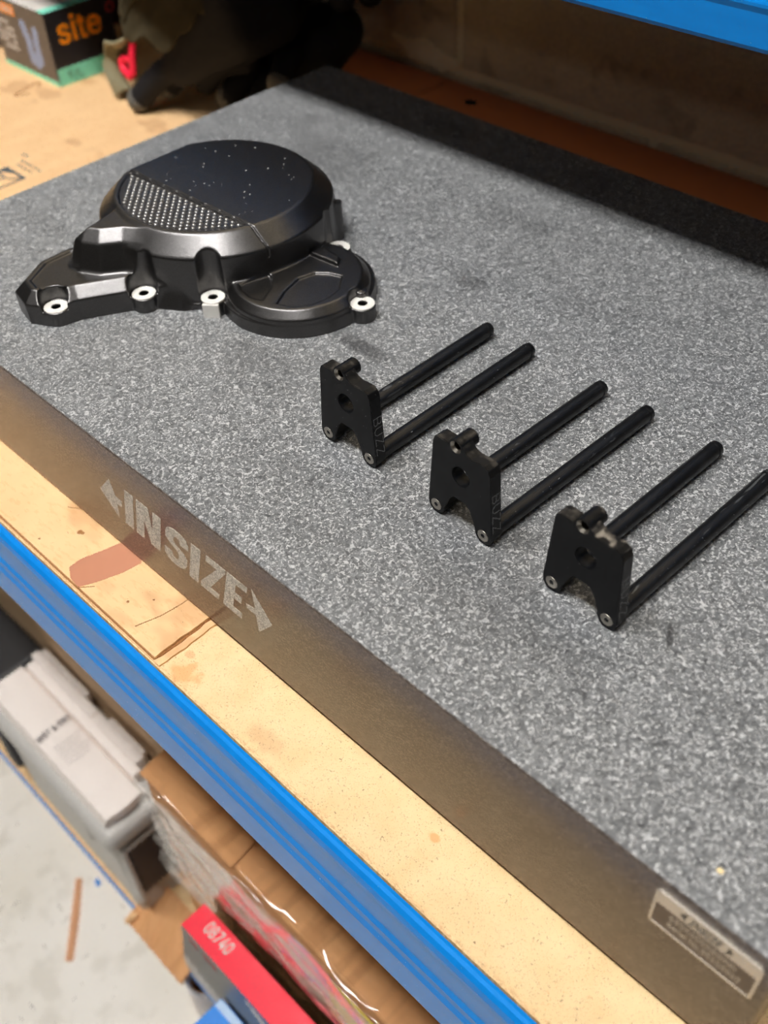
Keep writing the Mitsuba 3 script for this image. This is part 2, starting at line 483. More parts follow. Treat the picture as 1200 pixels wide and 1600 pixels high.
add('lower_shelf__board', bx(RX0, RX1, YF + 0.0005, 0.5475, -0.6845, -0.6805), 'mat_chipboard')
add('upper_shelf__board', bx(RX0, RX1, UY + 0.0056, 0.5545, UB + 0.043, UB + 0.060), 'mat_dark_board')
for x in (RX0 - 0.04, RX1):
    for y in (-0.043, 0.515):
        k = numbered('rack_upright')
        thing(k, 'blue steel post at the %s %s corner of the shelving' % ('front' if y < 0 else 'wall side', 'left' if x < 0 else 'right'), 'post', 'blue corner posts of the shelving')
        post = join(bx(x, x + 0.04, y, y + 0.003, FLOOR, 0.75), bx(x, x + 0.003, y, y + 0.04, FLOOR, 0.75) if x < 0 else bx(x + 0.037, x + 0.04, y, y + 0.04, FLOOR, 0.75))
        add(k, post, 'mat_blue')

# ------------------------------------------------------------------ cardboard under the plate
thing('cardboard_sheet', 'flattened brown cardboard sheet lying on the chipboard under the granite plate', 'cardboard')
rg = np.random.default_rng(8)


def ragged(x0, x1, y0, y1, amp, step=0.004):
    ys = np.arange(y0, y1, step)
    right = [(x1 + amp * (rg.random() - 0.5) * 2 * (0.3 + (i % 4 == 0)), y) for i, y in enumerate(ys)]
    return Polygon([(x0, y1)] + [(x0, y0)] + right + [(x1, y1)])


def flat(poly, z0, z1):
    m = extrude(poly, z1 - z0)
    m.apply_translation((0, 0, z0))
    return m


YC = YB0 + 0.0008
add('cardboard_sheet__bottom_layer', flat(ragged(-0.58, 0.3345, YC, 0.47, 0.0006), CHIP, CHIP + 0.0011), 'mat_cardboard')
add('cardboard_sheet__middle_layer', flat(ragged(-0.58, 0.3305, YC + 0.0004, 0.47, 0.0007), CHIP + 0.0011, CHIP + 0.0016), 'mat_crease')
add('cardboard_sheet__top_layer', flat(ragged(-0.58, 0.3295, YC + 0.0012, 0.47, 0.0004), CHIP + 0.0016, -0.0801), 'mat_cardboard')
ZC = -0.0801
tape = Polygon([(.246, -.0295), (.2535, -.0335), (.262, -.0342), (.266, -.026), (.271, -.012), (.2725, -.001), (.268, .003), (.252, .003), (.2505, -.004), (.249, -.010), (.2455, -.022)])
add('cardboard_sheet__tape_patch', flat(tape, ZC, ZC + 0.00012), 'mat_tape')
labels['cardboard_sheet__tape_patch'] = {'label': 'reddish brown scrap of tape'}
mark = LineString([(-.338, .300), (-.3445, .287), (-.347, .291), (-.3555, .314), (-.359, .320), (-.353, .3215), (-.3465, .3165)]).buffer(0.0011)
add('cardboard_sheet__pen_mark', flat(mark, ZC, ZC + 0.0001), 'mat_brown_mark')
labels['cardboard_sheet__pen_mark'] = {'label': 'brown hooked mark'}
# printed handling symbol: dark square with a pale open carton in it, two short lines of print beside
sq = Polygon([(-.2105, .1665), (-.1775, .1665), (-.1775, .2000), (-.2105, .2000)])
pale = [Polygon([(-.2080, .1905), (-.1935, .1975), (-.1800, .1960), (-.1925, .1885)]), Polygon([(-.2080, .1885), (-.1935, .1865), (-.1935, .1690), (-.2080, .1700)]),
        Polygon([(-.1915, .1865), (-.1800, .1940), (-.1800, .1760), (-.1915, .1690)])]
add('cardboard_sheet__printed_symbol', flat(sq.difference(shapely.union_all(pale)), ZC, ZC + 0.0001), 'mat_ink')
labels['cardboard_sheet__printed_symbol'] = {'label': 'dark printed square symbol'}
dash = []
for y, xs in ((.2150, (-.2115, -.2050, -.1985, -.1905, -.1840)), (.2085, (-.2080, -.2020, -.1955, -.1880)), (.2230, (-.2230, -.2180))):
    for x in xs:
        dash.append(sbox(x, y - .0009, x + .0048, y + .0009))
add('cardboard_sheet__fine_print', flat(shapely.union_all(dash), ZC, ZC + 0.0001), 'mat_ink')
for k, pts in enumerate(([(.3065, -.029), (.3105, -.016), (.3120, -.004), (.312, .001)], [(.205, -.004), (.214, .002)], [(.262, -.0345), (.268, -.028), (.284, -.010)][0:2])):
    add(numbered('cardboard_sheet__crease'), flat(LineString(pts).buffer(0.00028), ZC, ZC + 0.00008), 'mat_crease')
spots = [(.2275, -.0105, .0016), (.2295, -.0100, .001), (.2475, -.024, .0007), (.2150, -.029, .0006), (.290, -.022, .0008), (.299, -.012, .0006)]
add('cardboard_sheet__dirt_spot', flat(shapely.union_all([shapely.Point(a, b).buffer(r, 6) for a, b, r in spots]), ZC, ZC + 0.00008), 'mat_crease')
labels['cardboard_sheet__dirt_spot'] = {'kind': 'stuff', 'label': 'small dark specks'}

# ------------------------------------------------------------------ granite surface plate
thing('granite_plate', 'grey speckled granite surface plate resting on the bench shelf', 'surface plate')
add('granite_plate__slab', man2tri(hull(*[ball((x, y, z), 0.0018, 20) for x in (.0018, .6282) for y in (.0018, .3982) for z in (-.0782, -.0018)])), 'mat_granite', 30)


def letters():
    w, H = {}, 30.0
    P = Polygon
    S = P([(22, 20.5), (22, 24), (19, 28.5), (14, 30), (7.5, 30), (2.6, 28), (0.8, 23.5), (1.2, 19), (4.5, 16.2), (12.5, 12.8), (14, 10.5), (13.6, 7), (11.5, 5.4), (8.8, 6), (7.8, 9.6),
           (0.6, 9.6), (0.8, 4.8), (3.8, 1), (8, 0), (14.5, 0), (19.5, 2), (21.6, 6.4), (21.4, 12), (18, 15.2), (10.5, 18.2), (8.4, 20), (8.4, 23), (10.5, 24.8), (13.2, 24), (14.6, 20.5)])
    N = P([(0, 0), (0, 30), (10.5, 30), (14.5, 12), (14.5, 30), (21.5, 30), (21.5, 0), (13.5, 0), (7, 17), (7, 0)])
    I = P([(0, 0), (0, 30), (8.6, 30), (8.6, 0)])
    Z = P([(0, 0), (0, 4.6), (11, 24.8), (2.4, 24.8), (2.4, 30), (17.4, 30), (17.4, 26.6), (7.6, 5), (14.8, 5), (14.8, 0)])
    E = P([(0, 0), (0, 30), (15.6, 30), (15.6, 25), (7.4, 25), (7.4, 18.2), (13, 18.2), (13, 12.6), (7.4, 12.6), (7.4, 5), (14.8, 5), (14.8, 0)])
    sx = lambda g, f: shapely.affinity.scale(g, f, 1, origin=(0, 0))
    out = [(266.6, sx(I, .87)), (276.6, sx(N, .96)), (300.2, sx(S, .88)), (321.2, sx(I, .86)), (330.4, sx(Z, .96)), (348.0, sx(E, .94))]
    res = []
    for x0, poly in out:
        res.append(shapely.affinity.affine_transform(poly, [1, 0.318, 0, 1, x0, -54.0]))
    res.append(P([(248.4, -40.4), (262.0, -25.4), (264.0, -36.6), (269.6, -36.6), (267.4, -42.2), (263.2, -42.2), (261.4, -54.0)]))
    res.append(P([(375.3, -22.2), (387.0, -38.2), (375.0, -53.0), (375.2, -40.6), (368.4, -40.6), (368.6, -37.4), (375.5, -35.9)]))
    return res


import shapely.affinity  # noqa: E402
LOGO = letters()
for k, poly in enumerate(LOGO):
    q = shapely.affinity.scale(poly, 0.001, 0.001, origin=(0, 0))
    nm = 'granite_plate__logo_letter' if k < 6 else 'granite_plate__logo_arrow'
    add(numbered(nm), frame(extrude(q, 0.00015), (0, 0, 0), (1, 0, 0), (0, 0, 1), (0, -1, 0)), 'mat_logo')
    labels[[x for x in scene if x.startswith(nm)][-1]] = {'label': 'white painted italic letter' if k < 6 else 'white painted arrowhead'}
# maker's tag
TX0, TX1, TZ0, TZ1 = 0.5866, 0.6257, -0.0285, -0.0065


def rrect(x0, x1, y0, y1, r):
    return sbox(x0 + r, y0 + r, x1 - r, y1 - r).buffer(r, 6)


def on_front(poly, d0, d1):
    m = extrude(poly, d1 - d0)
    m.apply_translation((0, 0, d0))
    return frame(m, (0, 0, 0), (1, 0, 0), (0, 0, 1), (0, -1, 0))


outer, inner = rrect(TX0, TX1, TZ0, TZ1, .0012), rrect(TX0 + .0011, TX1 - .0011, TZ0 + .0008, TZ1 - .0008, .0003)
add('granite_plate__name_tag', on_front(outer, 0, 0.0005), 'mat_tag_metal')
labels['granite_plate__name_tag'] = {'label': 'silver and brown metal name tag'}
add('granite_plate__name_tag__rim', on_front(outer.difference(inner), 0.0005, 0.0009), 'mat_tag_metal')
add('granite_plate__name_tag__brown_field', on_front(sbox(TX0 + .0011, TZ0 + .0008, TX1 - .0011, TZ1 - .0080), 0.0005, 0.0006), 'mat_tag_dark')


def tag_text(name, text, x0, z0, height, width, mat, bold=False, shear=0.0):
    t = meshkit.text_mesh(text, height, 0.00008, bold)
    v = np.array(t.vertices)
    v[:, 0] = (v[:, 0] - v[:, 0].min()) / (np.ptp(v[:, 0])) * width + shear * v[:, 1]
    t.vertices = v
    add(name, frame(t, (x0, -0.0006, z0), (1, 0, 0), (0, 0, 1), (0, -1, 0)), mat)


tag_text('granite_plate__name_tag__brand_text', 'INSIZE', .5995, -.0130, .0039, .0112, 'mat_tag_ink', True, 0.3)
arr = shapely.union_all([Polygon([(.5962, -.0109), (.5990, -.0086), (.5982, -.0110), (.5984, -.0134)]), Polygon([(.6158, -.0110), (.6130, -.0133), (.6137, -.0109), (.6136, -.0086)])])
add('granite_plate__name_tag__arrows', on_front(arr, 0.0006, 0.0007), 'mat_tag_ink')
und = shapely.union_all([sbox(.5975 + i * .00062, -.01425, .5979 + i * .00062, -.01375) for i in range(28)])
add('granite_plate__name_tag__small_print', on_front(und, 0.0006, 0.0007), 'mat_tag_text')
tag_text('granite_plate__name_tag__size_text', '630X400X80mm', .5934, -.0192, .0031, .0246, 'mat_tag_text')
tag_text('granite_plate__name_tag__serial_text', 'Serial No.35102010', .5934, -.0243, .0030, .0272, 'mat_tag_text')


# ------------------------------------------------------------------ engine cover (distance field, millimetres)
def surface_nets(d, origin, h):
    nx, ny, nz = d.shape
    neg = d < 0
    cnt = np.zeros((nx - 1, ny - 1, nz - 1), np.int8)
    for i in (0, 1):
        for j in (0, 1):
            for k in (0, 1):
                cnt += neg[i:nx - 1 + i, j:ny - 1 + j, k:nz - 1 + k]
    cells = np.argwhere((cnt > 0) & (cnt < 8))
    idx = -np.ones(cnt.shape, np.int64)
    idx[tuple(cells.T)] = np.arange(len(cells))
    corner = {}
    for o in np.ndindex(2, 2, 2):
        corner[o] = d[cells[:, 0] + o[0], cells[:, 1] + o[1], cells[:, 2] + o[2]]
    s, n = np.zeros((len(cells), 3)), np.zeros(len(cells))
    for o in np.ndindex(2, 2, 2):
        for ax in range(3):
            if o[ax]:
                continue
            e = list(o)
            e[ax] = 1
            a, b = corner[o], corner[tuple(e)]
            m = (a < 0) != (b < 0)
            t = a[m] / (a[m] - b[m])
            p = np.tile(np.array(o, float), (m.sum(), 1))
            p[:, ax] = t
            s[m] += p
            n[m] += 1
    v = origin + h * (cells + s / n[:, None])
    faces = []
    for ax in range(3):
        u, w = (ax + 1) % 3, (ax + 2) % 3
        sl0, sl1 = [slice(None)] * 3, [slice(None)] * 3
        sl0[ax], sl1[ax] = slice(0, -1), slice(1, None)
        a, b = neg[tuple(sl0)], neg[tuple(sl1)]
        E = np.argwhere(a != b)
        E = E[(E[:, u] > 0) & (E[:, w] > 0) & (E[:, u] < d.shape[u] - 1) & (E[:, w] < d.shape[w] - 1)]
        q = []
        for du, dw in ((-1, -1), (0, -1), (0, 0), (-1, 0)):
            c = E.copy()
            c[:, u] += du
            c[:, w] += dw
            q.append(idx[tuple(c.T)])
        q = np.stack(q, 1)
        flip = ~a[tuple(E.T)]
        q[flip] = q[flip][:, ::-1]
        faces.append(q)
    f = np.vstack(faces)
    return trimesh.Trimesh(v, np.vstack([f[:, [0, 1, 2]], f[:, [0, 2, 3]]]), process=False)


def poly_sd(X, Y, pts):
    """signed distance to a polygon, on 2D arrays"""
    pts = np.array(pts, np.float32)
    best = np.full(X.shape, 1e9, np.float32)
    inside = np.zeros(X.shape, bool)
    for a, b in zip(pts, np.roll(pts, -1, 0)):
        e = b - a
        wx, wy = X - a[0], Y - a[1]
        t = np.clip((wx * e[0] + wy * e[1]) / (e @ e), 0, 1)
        best = np.minimum(best, (wx - t * e[0]) ** 2 + (wy - t * e[1]) ** 2)
        c = ((a[1] <= Y) & (b[1] > Y)) | ((b[1] <= Y) & (a[1] > Y))
        with np.errstate(divide='ignore', invalid='ignore'):
            inside ^= c & (X < a[0] + (Y - a[1]) / (b[1] - a[1] + 1e-12) * e[0])
    return np.where(inside, -1, 1) * np.sqrt(best)


def smin(a, b, k):
    h = np.maximum(k - np.abs(a - b), 0) / k
    return np.minimum(a, b) - h * h * k * 0.25


def smax(a, b, k):
    return -smin(-a, -b, k)


MAIN, R0, R1, ZT, ZL = (162.0, 161.0), 58.6, 69.8, 40.5, 30.5
BOLTS = [(156.6, 46.0), (182.8, 87.3), (215.8, 111.0), (283.6, 162.2), (229.8, 195.0)]
DIV = np.array([(110.4, 137.6), (216.2, 142.7)])
DIVN = np.array([-(DIV[1] - DIV[0])[1], (DIV[1] - DIV[0])[0]])
DIVN = DIVN / np.linalg.norm(DIVN)


def cover_mesh(h=0.6):
    org = np.array([108.0, 22.0, -0.9])
    n = (np.array([300, 238, 44.5]) - org) / h
    nx, ny, nz = [int(q) for q in n]
    x = (org[0] + h * np.arange(nx)).astype(np.float32)
    y = (org[1] + h * np.arange(ny)).astype(np.float32)
    z = (org[2] + h * np.arange(nz)).astype(np.float32)[None, None, :]
    X, Y = np.meshgrid(x, y, indexing='ij')
    e = lambda a: a[:, :, None].astype(np.float32)
    rad = lambda c: e(np.hypot(X - c[0], Y - c[1]))
    R = rad(MAIN)
    s = (R1 - R0) / (ZT - ZL)
    disc = smax(smax(R - (R1 + (ZL - z) * 0.045), ((R - R1) + (z - ZL) * s) / math.hypot(1, s), 0.9), z - ZT, 1.0)
    disc = smin(disc, smax(R - 72.2, z - 3.4, 0.8), 1.4)
    # low arm with a pocket in its top
    lp = e(poly_sd(X, Y, [(131, 36), (147.5, 32.8), (157, 38.0), (164, 46.5), (166.5, 55.6), (181, 80), (192, 97), (150, 112), (127, 98), (117, 80), (117.5, 58)]))
    arm = smax(smax(lp, (lp + (z - 12.6) * 1.05) / math.hypot(1, 1.05), 0.5), z - 18.8, 0.5)
    arm = smax(arm, -smax(lp + 9.4, 17.4 - z, 1.0), 0.6)
    # stepped shoulder between arm and main drum
    bp = e(poly_sd(X, Y, [(141.9, 74.7), (147.9, 75), (157.9, 80.2), (166.0, 90.6), (176.5, 97.2), (194, 108), (182, 150), (150, 140), (132, 122)]))
    blk = smax(smax((bp - (33 - z) * 0.40) / math.hypot(1, 0.4), (bp + (z - 33.2) * 1.08) / math.hypot(1, 1.08), 0.4), z - 39.4, 0.4)
    body = smin(arm, blk, 2.2)
    body = smin(body, disc, 1.6)
    # round side cover
    c2, c3 = (239.0, 154.3), (241.3, 152.6)
    Rb, Rt = rad(c2), rad(c3)
    side = smax(Rb - 44.8 + 0.08 * z, z - 7.6, 0.8)
    lid = smax(smax(Rt - 41.2, (Rt - 41.2 + (z - 10.4) * 0.95) / math.hypot(1, 0.95), 0.6), z - 15.2, 0.6)
    lobeL = e(poly_sd(X, Y, [(225.3, 123.4), (230, 120.6), (238.6, 119.2), (247.4, 121.2), (240.6, 133.5), (234.5, 139.5), (228, 143)]))
    lobeR = e(poly_sd(X, Y, [(255.4, 124.6), (264.9, 128.7), (270.6, 137.5), (272.6, 147.6), (270.4, 157.5), (262, 167.5), (254.5, 165), (248, 160), (245.4, 149.6), (249.4, 136)]))
    lid = smax(lid, -smax(smin(lobeL, lobeR, 0.3), 13.9 - z, 0.9), 0.5)
    side = smin(side, lid, 0.8)
    tab = smax(e(poly_sd(X, Y, [(233, 170.5), (253.5, 172.5), (249, 178.5), (233, 180)])), z - 17.6, 1.0)
    side = smin(side, tab, 0.8)
    body = smin(body, side, 1.8)
    # rear bolt column, seen past the drum
    col = smax(rad((207.5, 212.0)) - 6.0, z - 24 - 0.35 * e(X - 209), 1.0)
    body = smin(body, smax(rad((202.5, 208.0)) - 8.0, z - 27.0, 1.0), 1.2)
    body = smin(body, col, 1.2)
    # bolt access: flat seats and clearance channels
    for k, (bx_, by_) in enumerate(BOLTS):
        r = rad((bx_, by_))
        body = smax(body, -smax(r - (8.2 if k < 3 else 7.4), 8.5 - z, 0.5), 0.9)
        body = smin(body, smax(r - 7.3, z - 8.5, 0.5), 1.2)
    r2 = (BOLTS[3][0] - 6.5, BOLTS[3][1] + 5.8)
    body = smin(body, smax(rad(r2) - 3.6, z - 12.0, 0.8), 0.8)
    for b in BOLTS:
        body = np.maximum(body, -np.maximum(rad(b) - 2.75, 1.5 - z))
    # stud pad sunk into the drum's top, and the fine groove that runs on from its straight edge
    dl = e((X - DIV[0][0]) * DIVN[0] + (Y - DIV[0][1]) * DIVN[1])
    pad = smax(R - (R0 - 2.6), dl + 1.6, 1.0)
    body = smax(body, -smax(pad, (ZT - 1.3) - z, 0.3), 0.5)
    groove = np.maximum(np.abs(dl) - 0.55, np.maximum(-0.75 - disc, 25.0 - z))
    body = np.maximum(body, -groove)
    body = np.maximum(body, 0.02 - z)
    return surface_nets(body.astype(np.float32), org, h)


thing('engine_cover', 'satin black cast motorcycle engine cover with a studded pad lying on the granite plate', 'engine cover')
cm = cover_mesh()
cm.vertices = np.asarray(cm.vertices) * 0.001
add('engine_cover__casting', cm, 'mat_cast', True)
for k, (bx_, by_) in enumerate(BOLTS):
    ring = trimesh.creation.annulus(0.00285, 0.0068, 0.0006, sections=48)
    ring.apply_translation((bx_ / 1000, by_ / 1000, 0.0088))
    add(numbered('engine_cover__bolt_seat'), ring, 'mat_bare_metal')
    labels[[q for q in scene if q.startswith('engine_cover__bolt_seat')][-1]] = {'label': 'bare metal ring around a bolt hole'}
fn = np.array([0.62, -0.785, 0])
ft = np.array([0.785, 0.62, 0])
tabm = trimesh.creation.box((0.0092, 0.0020, 0.0082))
tabm = frame(tabm, np.array([BOLTS[2][0] / 1000, BOLTS[2][1] / 1000, 0.0042]) + fn * 0.0068, ft, -fn, (0, 0, 1))
add('engine_cover__machined_tab', tabm, 'mat_bare_metal')
labels['engine_cover__machined_tab'] = {'label': 'bare metal flat below a bolt hole'}
studs = []
proto = trimesh.creation.icosphere(subdivisions=2, radius=1.0)
dv = (DIV[1] - DIV[0]) / np.linalg.norm(DIV[1] - DIV[0])
PITCH = 5.0
for r in range(1, 30):
    off = -1.6 - 1.6 - (r - 1) * 2.6
    for c in range(-30, 30):
        q = np.array(MAIN) - DIVN * ((np.array(MAIN) - DIV[0]) @ DIVN) + DIVN * off + dv * (c + 0.5 * (r % 2)) * PITCH
        if np.hypot(*(q - MAIN)) < R0 - 2.6 - 1.5:
            b = proto.copy()
            b.vertices = np.array(b.vertices) * [1.25, 1.25, 1.2] + [q[0], q[1], ZT - 1.25]
            studs.append(b)
sm_ = join(*studs)
sm_.vertices = np.asarray(sm_.vertices) * 0.001
plain('mat_stud', (190, 190, 190), 0.30, 0.7, 0.95)
add('engine_cover__grip_stud', sm_, 'mat_stud', True)
labels['engine_cover__grip_stud'] = {'kind': 'stuff', 'label': 'small round glossy studs filling the sunk pad'}
rg = np.random.default_rng(21)
dust = []
for k in range(46):
    a, r = rg.uniform(0.1, 2 * np.pi), R0 * math.sqrt(rg.random()) * 0.9
    q = np.array(MAIN) + r * np.array([math.cos(a), math.sin(a)])
    if (q - DIV[0]) @ DIVN > 4:
        d_ = trimesh.creation.icosphere(subdivisions=1, radius=float(rg.uniform(0.16, 0.42)))
        d_.apply_translation((q[0], q[1], ZT + 0.08))
        dust.append(d_)
du = join(*dust)
du.vertices = np.asarray(du.vertices) * 0.001
add('engine_cover__dust_speck', du, 'mat_dust')
labels['engine_cover__dust_speck'] = {'kind': 'stuff', 'label': 'pale dust specks'}


# ------------------------------------------------------------------ the three rod brackets
def fillet(poly, r):
    return poly.buffer(-r, 12).buffer(2 * r, 12).buffer(-r, 12)


def bracket_parts():
    """local millimetres: x across, y backwards from the front face, z up"""
    prof = Polygon([(-19, 4.7), (-16.2, 40.5), (-15.5, 43.2), (-13.2, 44.8), (-7.6, 44.8), (-6.0, 43.6), (0.6, 43.4), (3.6, 42.9), (6, 43.3), (13, 43.8), (15.6, 42.6), (16.8, 39.8), (19, 4.7)])
    feet = shapely.union_all([shapely.Point(s * 14, 4.8).buffer(4.8, 16) for s in (-1, 1)])
    prof = shapely.union_all([prof, feet])
    prof = fillet(prof, 1.5)
    arch = Polygon([(-9.2, -1), (-9.0, 6), (-6.2, 13), (-4, 16.2), (4, 16.2), (6.2, 13), (9.0, 6), (9.2, -1)]).buffer(-1.2, 8).buffer(1.2, 8)
    prof = prof.difference(arch)
    hole = shapely.Point(0.3, 30.0).buffer(4.9, 24)
    boss_c = (-2.8, 44.7)
    bore = shapely.Point(*boss_c).buffer(2.2, 20)
    body = prof.difference(hole).difference(bore)
    boss = shapely.Point(*boss_c).buffer(3.8, 24).difference(bore)
    neck = shapely.Point(*boss_c).buffer(3.8, 24).union(Polygon([(-6.8, 44.4), (-6.8, 40), (6.0, 40), (6.0, 43.3), (4.4, 43.6), (3.0, 44.4), (1.8, 45.8), (0.9, 46.6)])).difference(bore).difference(hole)

    def ex(poly, y0, y1, ch=0.35):
        """extrude along y with a small chamfer at both ends"""
        def man(p, d):
            return m3.CrossSection([np.array(r.coords)[:-1] for g in getattr(p, 'geoms', [p]) for r in (g.exterior, *g.interiors)], m3.FillRule.EvenOdd).extrude(d)
        inn = poly.buffer(-ch)
        a = man(poly, y1 - y0 - 2 * ch).translate([0, 0, y0 + ch])
        steps = [a]
        for k in range(2):
            f = (k + 1) / 2
            pz = poly.buffer(-ch * f)
            d = ch * (1 - (k) / 2.0)
            steps.append(man(pz, (y1 - y0) - 2 * ch + 2 * ch * f).translate([0, 0, y0 + ch - ch * f]))
        return m3.Manifold.batch_boolean(steps, m3.OpType.Add)

    main = ex(body, 0, 6.5)
    # boss is longer than the plate and stands out behind it
    man = main + ex(neck, 0, 6.5, 0.3) + ex(boss, 0.0, 10.6, 0.4)
    # chamfered bore mouth and counterbored hole
    cone = m3.Manifold.cylinder(1.2, 3.1, 2.1, 32).translate([boss_c[0], boss_c[1], -0.05])
    man = man - cone
    t = man2tri(man)
    v = np.array(t.vertices)
    t.vertices = np.stack([v[:, 0], v[:, 2], v[:, 1]], 1)
    t.faces = t.faces[:, ::-1]
    return t, boss_c


BR, BOSS_C = bracket_parts()
BR.vertices = np.asarray(BR.vertices) * 0.001
ply_bracket = mikit.ply(BR, 'mat_bracket', smooth=25)


def lathe_y(profile, n=40):
    """(radius, y) profile spun about the y axis"""
    m = trimesh.creation.revolve(np.array(profile), sections=n)
    v = np.array(m.vertices)
    m.vertices = np.stack([v[:, 0], v[:, 2], -v[:, 1]], 1)
    return m


ROD_R = 0.0040
L = 0.118
rodm = lathe_y([(0, 0.0060), (ROD_R, 0.0060), (ROD_R, L - .0050), (ROD_R - .0006, L - .0046), (ROD_R - .0006, L - .0036), (ROD_R, L - .0032), (ROD_R - .0002, L - .0010), (ROD_R - .0009, L - .0002), (ROD_R - .0016, L), (0, L)])
ply_rod = mikit.ply(rodm, 'mat_rod', smooth=30)
screw = lathe_y([(0.0011, 0.0004), (0.0011, -0.0001), (0.0013, -0.0002), (0.0029, -0.0002), (0.0031, 0.0001), (0.0031, 0.0006)], 32)
ply_screw = mikit.ply(screw, 'mat_screw', smooth=30)
ply_socket = mikit.ply(lathe_y([(0, 0.00015), (0.0011, 0.00015), (0.0011, 0.0004)], 6), 'mat_hole')
ply_thread = mikit.ply(lathe_y([(0.0030, -0.00006), (0.00215, 0.0009), (0.0019, 0.0012), (0.0019, 0.0095), (0, 0.0096)], 24), 'mat_screw', smooth=30)
# lettering in the thin outline that an engraving cutter leaves
strokes = [[(0, 0), (0, 4.6), (2.6, 4.6), (3.6, 3.9), (3.6, 2.8), (2.6, 2.3), (0, 2.3)], [(2.6, 2.3), (3.8, 1.8), (3.9, 0.6), (2.8, 0), (0, 0)], [(5.6, 4.6), (5.6, 1.2), (6.8, 0), (8.4, 0), (9.6, 1.2), (9.6, 4.6)],
           [(11.2, 4.6), (15, 4.6), (11.2, 0), (15, 0)], [(16.8, 4.6), (20.6, 4.6), (16.8, 0), (20.6, 0)]]
txt = extrude(shapely.union_all([LineString(q).buffer(0.17, 3) for q in strokes]), 0.1)
txt.vertices = np.asarray(txt.vertices) * 0.001
BRACKETS = [(0.36055, 0.0770, -0.5, 'black anodised bracket with two rods, nearest the engine cover'), (0.43225, 0.0750, -2.1, 'black anodised bracket with two rods, middle one of the three on the plate'),
            (0.49805, 0.0729, -2.2, 'black anodised bracket with two rods and rubbed bare shoulder, farthest from the engine cover')]
slope = np.array([16.8 - 19, 39.8 - 4.7])
slope = slope / np.linalg.norm(slope)
for k, (cx, fy, rz, lab) in enumerate(BRACKETS):
    key = numbered('rod_bracket')
    thing(key, lab, 'bracket', 'black two-rod brackets on the granite plate')
    place = lambda x=0.0, z=0.0, y=0.0: T().translate([cx, fy, 0]).rotate([0, 0, 1], rz).translate([x, y, z])
    scene[key + '__bracket_plate'] = {**ply_bracket, 'to_world': place()}
    for j, s in enumerate((-1, 1)):
        suf = '' if j == 0 else '_001'
        scene[key + '__rod' + suf] = {**ply_rod, 'to_world': place(s * 0.014, 0.0048)}
        scene[key + '__screw' + suf] = {**ply_screw, 'to_world': place(s * 0.014, 0.0048, 0)}
        labels[key + '__screw' + suf] = {'label': 'bright steel socket screw'}
        scene[key + '__screw' + suf + '__socket'] = {**ply_socket, 'to_world': place(s * 0.014, 0.0048, 0)}
    scene[key + '__threaded_bore'] = {**ply_thread, 'to_world': place(BOSS_C[0] / 1000, BOSS_C[1] / 1000, 0)}
    labels[key + '__threaded_bore'] = {'label': 'bright threaded bore'}
    # lettering runs down the right-hand edge
    o = np.array([0.019 - 0.0022 * (29 - 4.7) / 35.1 - 0.00003, 0.0010, 0.0290])
    d3 = np.array([-slope[0], 0, -slope[1]])
    nrm = np.array([slope[1], 0, -slope[0]])
    add(key + '__engraved_text', frame(txt, o, d3, (0, 1, 0), nrm), 'mat_engraving', to_world=place())
    labels[key + '__engraved_text'] = {'label': 'engraved lettering'}

# ------------------------------------------------------------------ glove dispenser box and gloves on the bench
GX0, GX1, GY0, GY1, GZ0, GZ1 = -0.430, -0.326, 0.329, 0.404, ZC, -0.0105
thing('glove_box', 'black and teal cardboard glove dispenser box with orange lettering beside the work gloves', 'box')
add('glove_box__carton', cbox(GX0, GX1, GY0, GY1, GZ0, GZ1, 0.0006), 'mat_box_black')
e_ = 0.0002
add('glove_box__teal_band', join(bx(GX1, GX1 + e_, GY0 + .001, GY1, GZ0 + .0004, GZ0 + .0165), bx(GX0, GX1, GY0 - e_, GY0, GZ0 + .0004, GZ0 + .0045)), 'mat_box_teal')
add('glove_box__end_panel', bx(GX0 + .0006, GX1 - .0006, GY0 - e_, GY0, GZ0 + .0045, GZ1 - .0004), 'mat_box_grey')
labels['glove_box__end_panel'] = {'label': 'grey printed end panel'}
add('glove_box__top_panel', join(bx(GX0, GX1 - .012, GY0 + .0004, GY1, GZ1, GZ1 + e_)), 'mat_box_white')
add('glove_box__top_strip', bx(GX1 - .012, GX1 - .0004, GY0 + .0004, GY1, GZ1, GZ1 + e_), 'mat_box_teal')
t = meshkit.text_mesh('site', 0.0225, 0.0002, True)
tv = np.array(t.vertices)
tv[:, 0] *= 0.050 / np.ptp(tv[:, 0])
t.vertices = tv
add('glove_box__brand_text', frame(t, (GX1, GY0 + .009, GZ0 + .0385), (0, 1, 0), (0, 0, 1), (1, 0, 0)), 'mat_orange')
labels['glove_box__brand_text'] = {'label': 'orange lettering'}
add('glove_box__size_text', frame(meshkit.text_mesh('9/L', 0.0085, 0.0002), (GX1 + e_, GY0 + .0105, GZ0 + .004), (0, 1, 0), (0, 0, 1), (1, 0, 0)), 'mat_dark_ink')
add('glove_box__small_emblem', frame(extrude(shapely.Point(0, 0).buffer(.005).difference(shapely.Point(0, 0).buffer(.0032)), e_), (GX1, GY0 + .074, GZ1 - .012), (0, 1, 0), (0, 0, 1), (1, 0, 0)), 'mat_red_print')
fr = lambda poly: frame(extrude(poly, e_), (GX0, GY0 - e_, GZ0), (1, 0, 0), (0, 0, 1), (0, -1, 0))
add('glove_box__orange_banner', fr(sbox(.002, .0555, .047, .0655)), 'mat_orange')
tb = meshkit.text_mesh('DISPOSABLE', .0062, .0001, True)
tv = np.array(tb.vertices)
tv[:, 0] *= 0.040 / np.ptp(tv[:, 0])
tb.vertices = tv
